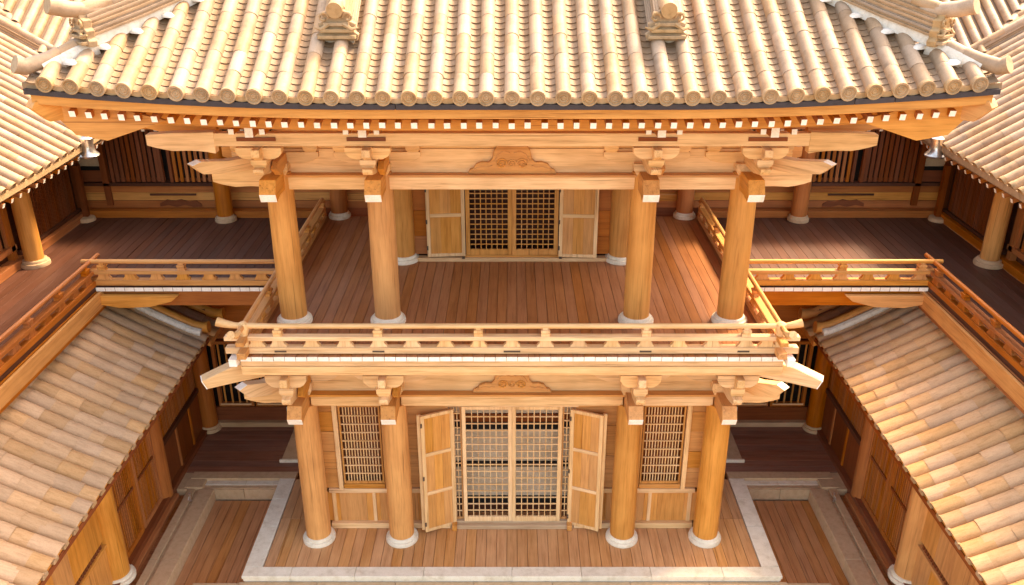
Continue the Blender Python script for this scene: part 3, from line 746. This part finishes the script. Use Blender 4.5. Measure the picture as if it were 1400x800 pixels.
for s in (-1, 1):
    # hip ridge from t=.95 upwards
    def hp(t): return (s * (EX - t), EY + t, H(s * (EX - t - .001), EY + t) + .02)
    ts = [.68, .95, 1.2, 1.5, 1.85, 2.25, 2.7, 3.2, 3.8, 4.6, 5.5]
    def rise(t): return .11 * max(0, (2.1 - t) / 1.42) ** 2
    o, zt = ridge(roof, [Vector(hp(t)) + Vector((0, 0, rise(t))) for t in ts], .30, 5, .10, .062)
    p = Vector(hp(.66)) + Vector((0, 0, .06)); oni(roof, p, (s, -1), .95)
    # big round tile over the ornament, sweeping out
    q = Vector(hp(.68)) + Vector((0, 0, zt + rise(.68)))
    d = Vector((s, -1, 0)).normalized()
    mb = MB().tube([q - d * .35 - Vector((0, 0, .04)), q, q + d * .22 + Vector((0, 0, .03)), q + d * .44 + Vector((0, 0, .10))], [.1, .103, .108, .118], 16, 0, 1)
    build('ridge_finial_tile', mb, ['tile', 'cap'], roof, 'y')
    # lower short hip to the corner
    c0 = Vector(hp(.72)) + Vector((0, 0, .05)); c1 = Vector(hp(.45)) + Vector((0, 0, .06)); c2 = Vector(hp(.22)) + Vector((0, 0, .08)); c3 = Vector(hp(.06)) + Vector((0, 0, .13))
    for k in range(3):
        a_, b_ = c0.lerp(c2, k / 3), c0.lerp(c2, (k + 1) / 3 + .03)
        a_.z += .02 * math.sin(k * 1.1); up = Vector((0, 0, .055))
        build('hip_bed', MB().tube([a_ - up, b_ - up], [.17 - .02 * k, .16 - .02 * k], 10), 'mortar', roof, 'y')
        build('hip_tile', MB().tube([a_ + up * .3, b_ + up * .3], [.118 - .008 * k, .108 - .008 * k], 12), 'tile', roof, 'y')
    build('corner_tile', MB().tube([c1 + Vector((0, 0, .04)), c2 + Vector((0, 0, .03)), c3 - Vector((0, 0, .01)), c3 + d * .12 + Vector((0, 0, .04))], [.088, .098, .108, .122], 16, 0, 1), ['tile', 'cap'], roof, 'y')
    # mortar fillets where the cover tiles run into the hip
    for i in range(5, 19):
        x = s * (i + .5) * SP; t = EX - abs(x) - .16
        if .35 < t < 3.6:
            p = surf(x, t); m = MB().lathe([(.001, .075), (.07, .06), (.12, .02), (.13, -.04)], 10)
            build('mortar_fillet', m, 'mortar', roof, T=T(p + Vector((0, 0, .05))) @ Rz(s * R(45)) @ Matrix.Diagonal((1.9, .75, .55, 1)))
    # descending ridge
    dx = -2.44 if s < 0 else 2.16
    pts = [surf(dx, t) + Vector((0, 0, .02)) for t in (1.02, 1.6, 2.1, 2.7, 3.4, 4.2, 5.0)]
    o, zt = ridge(roof, pts, .42, 5, .115, .066)
    oni(roof, surf(dx, .98) + Vector((0, 0, .05)), (0, -1), 1.05)
    q = surf(dx, 1.02) + Vector((-s * .0, 0, zt + .03))
    build('ridge_finial_tile', MB().tube([q + Vector((0, .3, .13)), q + Vector((0, -.02, .02)), q + Vector((0, -.2, -.02))], [.1, .105, .112], 16, 0, 1), ['tile', 'cap'], roof, 'y')
# main ridge (above the frame)
build('main_ridge', MB().box(-1.3, 1.3, 2.8, 3.2, H(0, 3) - .1, H(0, 3) + .6), 'tile', roof, 'x', .02)

# ================================================================ SIDE GALLERIES
def slats(parent, mat, p0, p1, z0, z1, n, wd=.035, dp=.03, name='window_slat', stuff=False, facing=None):
    """upright slats between plan points p0 and p1"""
    a, b = Vector((*p0, 0)), Vector((*p1, 0)); d = b - a; ang = math.atan2(d.y, d.x)
    if stuff:
        mb = MB()
        for k in range(n):
            p = a + d * ((k + .5) / n); mb.addmesh(MB().box(-wd / 2, wd / 2, -dp / 2, dp / 2, z0, z1), T(p) @ Rz(ang))
        return build(name, mb, mat, parent, 'z')
    me, _ = MB().box(-wd / 2, wd / 2, -dp / 2, dp / 2, -(z1 - z0) / 2, (z1 - z0) / 2).mesh(name, mat, 'z', 0, False)
    for k in range(n):
        p = a + d * ((k + .5) / n); inst(name, me, parent, T((p.x, p.y, (z0 + z1) / 2)) @ Rz(ang))
side = {-1: 'left', 1: 'right'}
for s in (-1, 1):
    gal = thing('side_gallery', 'two storey timber gallery wing with tiled roofs along the %s edge of the courtyard' % side[s], 'gallery', (s * 8.6, -1, 0))
    XW = 7.62
    # ---- lower storey
    for y in (-3.9, -1.16, 1.33): column(gal, s * 7.62, y, -.0, 3.6, .25 if y < 0 else .2, 'honey' if y < 0 else 'orange', base=(y < 0), rb=.34)
    column(gal, s * 7.45, 4.05, 0, 3.9, .2, 'orange', stonemat='tan')
    build('wall_sill', B(s * 7.45, s * 7.7, -4.6, 4.0, -.2, .10), 'deep', gal, 'y', .006)
    build('sill_board', B(s * 7.36, s * 7.46, -4.6, 1.5, -.2, -.02), 'orange', gal, 'y', .006)
    build('light_seal', B(s * 7.9, s * 7.98, -4.6, 5.0, -.3, 3.75), 'dark', gal, 'y')  # added sheet behind the side wall, blocks sun leaking through gaps
    build('light_seal', B(s * 4.05, s * 7.9, 4.9, 4.98, -.3, 4.59), 'dark', gal, 'x')  # second added sheet, keeps stray sunbeams off the rear terrace
    # bay 1: plain boards
    for k, (a, b) in enumerate(((-3.7, -3.1), (-3.095, -2.55), (-2.545, -1.95), (-1.945, -1.38))):
        build('wall_board', B(s * 7.58, s * 7.66, a, b, .10, .95), 'honey', gal, 'z', .003)
        build('wall_board', B(s * 7.58, s * 7.66, a, b, 1.12, 3.2), 'honey', gal, 'z', .003)
    build('wall_rail', B(s * 7.54, s * 7.66, -3.7, -1.38, .955, 1.02), 'honey', gal, 'y', .004)
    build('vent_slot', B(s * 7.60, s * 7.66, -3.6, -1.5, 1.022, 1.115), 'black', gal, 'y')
    slats(gal, 'deep', (s * 7.59, -3.6), (s * 7.59, -1.5), 1.022, 1.115, 26, .045, .02, 'vent_bar', True)
    # bay 2: two slatted leaves
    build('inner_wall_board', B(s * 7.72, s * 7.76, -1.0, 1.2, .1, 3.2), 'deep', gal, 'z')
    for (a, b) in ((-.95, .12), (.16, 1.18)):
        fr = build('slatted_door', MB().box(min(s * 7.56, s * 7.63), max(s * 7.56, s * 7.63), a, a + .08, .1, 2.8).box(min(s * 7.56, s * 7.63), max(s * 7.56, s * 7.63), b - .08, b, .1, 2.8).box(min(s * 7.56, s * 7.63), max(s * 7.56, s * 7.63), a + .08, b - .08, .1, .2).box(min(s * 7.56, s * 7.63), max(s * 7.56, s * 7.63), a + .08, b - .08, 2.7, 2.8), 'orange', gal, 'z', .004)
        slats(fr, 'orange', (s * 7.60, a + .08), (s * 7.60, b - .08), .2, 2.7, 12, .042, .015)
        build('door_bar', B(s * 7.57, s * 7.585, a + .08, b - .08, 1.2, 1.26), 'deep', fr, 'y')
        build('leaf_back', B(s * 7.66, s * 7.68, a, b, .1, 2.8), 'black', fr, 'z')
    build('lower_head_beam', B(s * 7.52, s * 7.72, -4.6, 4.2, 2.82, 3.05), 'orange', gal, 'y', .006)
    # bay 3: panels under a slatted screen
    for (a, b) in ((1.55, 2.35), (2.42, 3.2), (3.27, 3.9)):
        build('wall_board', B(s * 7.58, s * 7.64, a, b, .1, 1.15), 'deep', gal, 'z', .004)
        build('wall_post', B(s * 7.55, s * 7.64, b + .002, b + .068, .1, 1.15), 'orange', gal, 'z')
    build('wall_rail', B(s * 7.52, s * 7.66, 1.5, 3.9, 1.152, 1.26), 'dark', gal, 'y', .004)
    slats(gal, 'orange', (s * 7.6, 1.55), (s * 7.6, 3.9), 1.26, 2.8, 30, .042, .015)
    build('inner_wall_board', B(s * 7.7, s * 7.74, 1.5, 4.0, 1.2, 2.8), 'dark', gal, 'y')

    # ---- lower roof
    LX, LZ = 6.6, 3.32
    def lz(u): return LZ + .47 * u + .045 * u * u      # u = distance inwards from the eave
    def lroof(y0, y1, dz, UM, deckname='lower_roof', dark=False):
        rings = []
        for k in range(11):
            u = UM * k / 10; x = s * (LX + u)
            rings.append([(x, y0, lz(u) + dz - .03), (x, y1, lz(u) + dz - .03), (x, y1, lz(u) + dz - .16), (x, y0, lz(u) + dz - .16)])
        return build(deckname, MB().loft(rings), 'honey', gal, 'x')
    def sf(u, y, dz):
        d = Vector((s, 0, lz(u + .1) / .1 - lz(u) / .1)).normalized(); up = Vector((0, 0, 1))
        return frame((s * (LX + u), y, lz(u) + dz), d, up)
    lr = lroof(-6.6, 2.62, 0, 1.95)
    lr2 = lroof(2.70, 3.55, -.16, 1.95, 'rear_lower_roof')
    y = 2.42; rolls = []
    sp = .318
    while y > -6.6:
        u = -.03; off = random.uniform(0, .3)
        first = True
        rolls.append((y, u, .30 + off * .4)); u += .20 + off * .5
        while u < 1.86:
            rolls.append((y, u, 1)); u += .372
        y -= sp
    for (y, u, L_) in rolls:
        m = sf(u, y + jit(.006), .0 + jit(.006)) @ Rz(jit(.012))
        inst('roll_tile', roll_me, lr, m)
    for yy in (3.35, 3.04):
        u = -.03
        while u < 1.85:
            inst('roll_tile', roll_me, lr2, sf(u, yy, -.16 + jit(.004))); u += .372
    # eave edge of the lower roof: little clay lips between dark gaps
    y = 2.42
    while y > -6.6:
        build('eave_lip', B(s * (LX - .05), s * (LX + .01), y - .235, y - .09, LZ - .055, LZ + .02), 'cap', lr, bevel=.01)
        y -= sp
    build('eave_board', B(s * (LX - .02), s * (LX + .03), -6.6, 2.62, LZ - .15, LZ - .06), 'deep', lr, 'y')
    # verge ridges: orange round roll beside white mortar
    def verge(parent, yv, dz, mort):
        pts = [(s * (LX - .08 + u), yv, lz(max(0, u)) + dz + (.12 * max(0, (.35 - u) / .35) ** 2 if u < .35 else 0)) for u in [0, .12, .3, .6, 1.0, 1.4, 1.95]]
        build('verge_roll', MB().tube([(a, b, c + .10) for a, b, c in pts], [.13, .115, .11, .11, .11, .11, .11], 12), 'honey', parent, 'x')
        if mort:
            build('verge_mortar', MB().tube([(a, b - .17, c + .06) for a, b, c in pts[1:]], .085, 8), 'mortar', parent, 'x')
    verge(lr, 2.56, .02, True); verge(lr2, 3.56, -.14, False)
    # dark inner gable wall under the roof
    build('gable_board', B(s * 6.9, s * 8.4, 3.46, 3.5, 3.0, 3.55), 'deep', gal, 'x')

    # ---- upper storey floor
    ufl = build('gallery_floor', B(s * 8.25, s * 10.6, -6, 1.7, 4.7, 4.868), 'dark', kind='structure')
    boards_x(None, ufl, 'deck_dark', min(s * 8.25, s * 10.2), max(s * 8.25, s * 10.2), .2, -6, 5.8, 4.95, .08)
    build('balcony_edge_beam', B(s * 8.22, s * 8.36, -6.6, 1.75, 4.42, 4.865), 'orange', gal, 'y', .006)
    build('balcony_board', B(s * 8.14, s * 8.20, -6.6, 1.7, 4.55, 4.86), 'honey', gal, 'y', .006)
    ps = [.3 + i * .55 for i in range(14)]
    if s < 0: railing(gal, (-8.3, 1.65), (-8.3, -6.2), 4.957, ps, ps[0::2], 'orange', ext=(.25, 0))
    else: railing(gal, (8.3, -6.2), (8.3, 1.65), 4.957, [7.85 - p for p in ps], [7.85 - p for p in ps[0::2]], 'orange', ext=(0, .25))
    # curved brace under the balcony corner
    build('curved_brace', MB().prism([(s * 8.25, 4.80), (s * 8.2, 4.62), (s * 7.8, 4.54), (s * 7.2, 4.56), (s * 6.75, 4.68), (s * 6.6, 4.80)], 'y', 1.42, 1.55), 'honey', gal, 'x', .008)
    # ---- upper wall
    for yy in (-2.9, -.1, 2.7): column(gal, s * 10.0, yy, 4.95, 7.2, .19, 'honey', stonemat='tan', rb=.29)
    build('base_beam', B(s * 10.2, s * 10.45, -6, 5.7, 4.95, 5.12), 'orange', gal, 'y', .006)
    build('upper_wall_panel', B(s * 10.5, s * 10.6, -6, 5.9, 5.1, 7.3), 'dark', gal, 'y')
    build('wall_backing', B(s * 10.455, s * 10.495, -6, 5.98, 4.7, 7.4), 'dark', gal, 'y')
    build('corner_wall', B(s * 10.29, s * 10.45, 5.72, 6.0, 4.7, 7.4), 'deep', gal, 'z')
    build('wall_rail', B(s * 10.3, s * 10.42, -6, 2.7, 5.30, 5.42), 'orange', gal, 'y', .005)
    build('wall_rail', B(s * 10.3, s * 10.42, 2.8, 5.6, 6.55, 6.68), 'deep', gal, 'y', .005)
    build('wall_rail', B(s * 10.3, s * 10.42, 2.8, 5.6, 5.125, 5.2), 'dark', gal, 'y', .005)
    slats(gal, 'orange', (s * 10.38, -2.7), (s * 10.38, 2.6), 5.42, 7.1, 22, .085, .05, 'wall_slat')
    slats(gal, 'deep', (s * 10.38, 2.95), (s * 10.38, 5.5), 5.2, 6.55, 34, .04, .03, 'screen_slat')
    build('wall_post', B(s * 10.3, s * 10.44, 2.5, 2.64, 5.12, 7.2), 'orange', gal, 'z')

    # ---- upper roof
    UX, UZ = 9.12, 7.18
    def uz(u): return UZ + .60 * u
    def cy(y): return .06 * max(0, (y - 1.5) / 3.4) ** 2
    mb = MB().loft([[(s * (UX + u), -3.2, uz(u) - .03), (s * (UX + u), 13, uz(u) - .03), (s * (UX + u), 13, uz(u) - .16), (s * (UX + u), -3.2, uz(u) - .16)] for u in (0, 4.2)])
    ur = build('upper_roof', mb, 'pan', gal, 'x')
    d = Vector((s, 0, .6)).normalized()
    y = 11.0; cov = []
    while y > -2.4:
        u = -.04 if y < 4.95 else y - 4.95 + .05
        if y < 4.95:
            inst('eave_cap', disc_me, ur, frame((s * (UX - .04), y, uz(-.04) + .035 + cy(y)), d, (0, 0, 1)))
        while u < 4.1:
            f_ = max(0, 1 - u / 2)
            cov.append((u, frame((s * (UX + u), y, uz(u) + .035 + cy(min(y, 5)) * f_), d, (0, 0, 1)) @ Rz(jit(.006)))); u += .43 * .857
        y -= .335
    cov.sort(key=lambda a: a[0])
    me_u = cover_me
    for u, m in cov[:300]: inst('cover_tile', me_u, ur, m)
    mb = MB()
    for u, m in cov[300:]: mb.addmesh(COVER, m)
    if cov[300:]: build('cover_tile_field', mb, 'tile', ur, 'x', kind='stuff')
    mb = MB(); y = 11.0 - .1675
    while y > -2.4:
        u = -.02 if y < 4.95 else y - 4.95
        while u < 4.1:
            mb.addmesh(PAN, frame((s * (UX + u), y, uz(u) + .0 + cy(min(y, 5)) * max(0, 1 - u / 2)), d, (0, 0, 1))); u += .13
        y -= .335
    build('pan_tile_field', mb, 'pan', ur, 'x', kind='stuff')
    rm = []
    y = 4.85; k = 0
    while y > -2.6:
        inst('rafter', raf_side, ur, frame((s * (UX + .0), y, UZ - .245 + cy(y)), (s, 0, .35), (0, 0, 1))); y -= .30
    build('eave_fascia', MB().loft([[(s * (UX - .05), yy, UZ - .12 + cy(yy)), (s * (UX + .06), yy, UZ - .12 + cy(yy)), (s * (UX + .06), yy, UZ - .005 + cy(yy)), (s * (UX - .05), yy, UZ - .005 + cy(yy))] for yy in (-3.2, 0, 1.5, 3, 4, 4.95)]), 'cap', ur, 'y')
    build('eave_board', B(s * (UX + .35), s * (UX + .5), -3.2, 4.95, UZ - .22, UZ - .05), 'orange', ur, 'y')
    build('head_beam', B(s * 9.9, s * 10.12, -6, 5.6, 7.0, 7.2), 'orange', gal, 'y', .005)
    # descending ridge on this slope with ornament facing down the slope
    pts = [Vector((s * (UX + u), 7.3, uz(u) + .03)) for u in (1.85, 2.3, 2.9, 3.5, 4.1)]
    ridge(ur, pts, .26, 3, .09, .06)
    oni(ur, Vector((s * (UX + 1.82), 7.3, uz(1.82) + .05)), (-s, 0), .7)
    build('valley_tile', MB().tube([(s * (UX + u), 4.95 + u, uz(u) + .03) for u in (0, 1, 2, 3, 4.1)], .12, 10), 'tile', ur, 'y')

    # ================================================================ REAR GALLERIES
    rg = thing('rear_gallery', 'shaded two storey gallery linking the hall to the %s wing behind the courtyard' % side[s], 'gallery', (s * 6.5, 4.5, 0))
    # upper floor
    rf = build('rear_gallery_floor', B(s * 4.6, s * 8.24, 1.62, 5.9, 4.6, 4.868), 'dark', kind='structure')
    n = 19; x0, x1 = 4.62, 8.24; wd = (x1 - x0) / n
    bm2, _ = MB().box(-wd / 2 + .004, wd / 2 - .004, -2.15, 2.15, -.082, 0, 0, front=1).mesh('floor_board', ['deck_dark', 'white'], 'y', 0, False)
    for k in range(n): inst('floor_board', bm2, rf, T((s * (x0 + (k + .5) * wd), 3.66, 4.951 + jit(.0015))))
    build('balcony_edge_beam', B(s * 4.6, s * 8.2, 1.60, 1.74, 4.52, 4.866), 'orange', rg, 'x', .006)
    ps = [.28 + i * .52 for i in range(7)]
    if s < 0: railing(rg, (-8.35, 1.62), (-4.62, 1.62), 4.963, ps, [ps[3], ps[0]], 'honey', ext=(.08, 0))
    else: railing(rg, (4.62, 1.62), (8.35, 1.62), 4.963, [3.73 - p for p in ps], [3.73 - ps[3], 3.73 - ps[0]], 'honey', ext=(0, .08))
    build('beam_tip', B(s * 5.55, s * 5.68, 3.4, 4.1, 3.55, 3.68), 'white', rg)
    # upper wall
    build('base_beam', B(s * 4.5, s * 10.3, 5.62, 5.85, 4.95, 5.12), 'orange', rg, 'x', .006)
    for k, (a, b) in enumerate(((5.122, 5.30), (5.305, 5.50), (5.505, 5.68))):
        build('wall_plank', B(s * 2.4, s * 10.3, 5.88 + .015 * (k % 2), 5.95, a, b), ('orange', 'honey', 'orange')[k], rg, 'x', .004)
    build('wall_backing', B(s * 2.2, s * 10.5, 5.955, 6.0, 4.6, 5.76), 'deep', rg, 'x')
    build('window_sill', B(s * 2.4, s * 10.3, 5.80, 5.95, 5.685, 5.76), 'dark', rg, 'x', .004)
    build('carved_panel', MB().prism([(s * 7.5, 5.16), (s * 7.5, 5.22), (s * 7.62, 5.30), (s * 7.8, 5.28), (s * 7.98, 5.34), (s * 8.15, 5.30), (s * 8.32, 5.33), (s * 8.5, 5.24), (s * 8.5, 5.16), (s * 8.3, 5.2), (s * 8.1, 5.15), (s * 7.9, 5.2), (s * 7.7, 5.15)], 'y', 5.85, 5.879), 'deep', rg, 'x')
    build('peg_rail', B(s * 7.6, s * 8.7, 5.84, 5.879, 5.44, 5.48), 'dark', rg, 'x')
    for x in (6.82,): column(rg, s * x, 5.45, 4.95, 7.3, .19, 'orange', stonemat='tan')
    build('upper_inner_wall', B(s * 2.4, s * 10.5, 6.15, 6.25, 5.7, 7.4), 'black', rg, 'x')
    for (a, b) in ((4.45, 5.6), (5.75, 6.7), (6.95, 8.15), (8.3, 9.55)):
        fr = build('slatted_window', MB().box(min(s * a, s * (a + .07)), max(s * a, s * (a + .07)), 5.84, 5.94, 5.77, 7.1).box(min(s * b, s * (b - .07)), max(s * b, s * (b - .07)), 5.84, 5.94, 5.77, 7.1).box(min(s * a, s * b), max(s * a, s * b), 5.945, 5.96, 5.77, 5.85).box(min(s * a, s * b), max(s * a, s * b), 5.93, 5.96, 7.0, 7.1), 'deep', rg, 'z')
        slats(fr, 'deep' if a > 8 else 'orange', (s * (a + .07), 5.90), (s * (b - .07), 5.90), 5.77, 7.1, 8 if a < 8 else 9, .085 if a > 8 else .07, .04)
    build('corner_post', B(s * 9.62, s * 9.76, 5.80, 5.94, 5.2, 7.3), 'deep', rg, 'z')
    build('plaster_panel', B(s * 9.78, s * 10.28, 5.90, 5.96, 6.15, 7.3), 'plaster', rg, 'z')
    build('wall_rail', B(s * 9.78, s * 10.28, 5.86, 5.96, 6.06, 6.145), 'black', rg, 'x')
    build('wall_board', B(s * 9.78, s * 10.28, 5.90, 5.96, 5.77, 6.055), 'deep', rg, 'x')
    build('corner_stone', MB().lathe([(.22, 4.952), (.2, 5.03), (.14, 5.05)], 12, (s * 10.15, 5.45)), 'tan', rg)
    build('corner_post', B(s * 10.08, s * 10.2, 5.42, 5.54, 5.05, 6.3), 'deep', rg, 'z')
    for x in (3.0, 3.5): build('window_bar', B(s * 2.5, s * 3.95, 5.84, 5.86, 5.3 + (x - 3) * .3, 5.33 + (x - 3) * .3), 'honey', rg, 'x')
    # roof over rear gallery
    RY, RZ = 5.15, 7.38
    build('rear_roof', MB().loft([[(s * 0.02, RY + v, RZ + .6 * v - .03), (s * 13.2, RY + v, RZ + .6 * v - .03), (s * 13.2, RY + v, RZ + .6 * v - .16), (s * 0.02, RY + v, RZ + .6 * v - .16)] for v in (0, 4.6)]), 'pan', rg, 'y')
    rr = [o_ for o_ in bpy.data.objects if o_.name.startswith('rear_roof') and o_.parent == rg][0]
    dd = Vector((0, 1, .6)).normalized(); cov = []
    for i in range(40):
        x = .17 + i * .335
        if x < 5.9: continue
        v = max(-.03, x - 9.12 - .2)
        while v < 4.4:
            cov.append((-v, frame((s * x, RY + v, RZ + .6 * v + .035), dd, (0, 0, 1)))); v += .43 * .857
    cov.sort(key=lambda a: a[0])
    for u, m in cov: inst('cover_tile', cover_me, rr, m)
    for k in range(16):
        x = 5.0 + k * .28
        inst('rafter', raf_side, rr, frame((s * x, RY + .12, RZ - .2), (0, 1, .42), (0, 0, 1)))
    build('eave_board', B(s * 2, s * 9.2, RY - .02, RY + .06, RZ - .15, RZ - .04), 'orange', rr, 'x')
    # lower wall
    YL = 4.25
    build('lower_plinth', B(s * 4.0, s * 7.4, YL - .14, YL + .1, .002, .13), 'beige', rg, 'x', .006)
    for k, z in enumerate((2.4, 2.78, 3.16, 3.54, 3.92, 4.3)):
        build('wall_plank', B(s * 4.0, s * 7.9, YL - .01 + .012 * (k % 2), YL + .1, z, z + .375), 'orange', rg, 'x', .004)
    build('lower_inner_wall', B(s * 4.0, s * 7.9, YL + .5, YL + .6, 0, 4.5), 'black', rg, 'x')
    build('wainscot', B(s * 4.0, s * 7.4, YL - .02, YL + .06, .13, .50), 'deep', rg, 'x', .004)
    for (a, b, z0, z1, nn) in ((6.35, 7.2, .55, 2.35, 4), (5.55, 6.3, .55, 2.35, 7), (4.2, 5.5, .55, 2.35, 10)):
        xa, xb = min(s * a, s * b), max(s * a, s * b)
        fr = build('barred_window', MB().box(xa, xa + .08, YL - .06, YL + .04, z0, z1).box(xb - .08, xb, YL - .06, YL + .04, z0, z1).box(xa + .08, xb - .08, YL - .06, YL + .04, z0, z0 + .09).box(xa + .08, xb - .08, YL - .06, YL + .04, z1 - .08, z1), 'orange', rg, 'z', .004)
        slats(fr, 'honey' if a > 6.3 else 'orange', (xa + .08, YL - .02), (xb - .08, YL - .02), z0 + .09, z1 - .08, nn, .035, .035, 'window_bar')
        build('window_ledge', MB().box(xa + .05, xb - .05, YL - .09, YL - .062, z0 + .06, z0 + .10), 'pale', fr, 'x')
    build('white_marker', B(s * 5.50, s * 5.545, YL - .1, YL - .07, .2, .55), 'white', rg, 'z')

# ================================================================ small things
for s in (-1, 1):
    c = MB().lathe([(.135, -.03), (.15, .0), (.10, .06), (.085, .16), (.10, .26), (.05, .30), (.02, .34)], 18)
    o = build('rain_bell', c, 'metal', None, 'z', T=T((s * 9.0, 3.9, 6.98)) @ Matrix.Scale(1.4, 4))
    tag(o, 'small silvery metal rain bell under the roof corner above the %s rear walkway' % side[s], 'rain bell', 'metal bells at the roof corners')
    m = MB().lathe([(.035, 0), (.035, .012), (.018, .02), (.018, .16), (.026, .17), (.026, .2), (.005, .21)], 12)
    m.tube([(0, 0, .13), (0, -.07, .14), (0, -.11, .10)], [.014, .014, .016], 8)
    o = build('water_tap', m, 'metal', None, 'z', T=T((s * 7.02, 1.25, -.035)))
    tag(o, 'little metal tap standing on the stone channel kerb on the %s side' % side[s], 'tap', 'small taps on the channel kerbs')
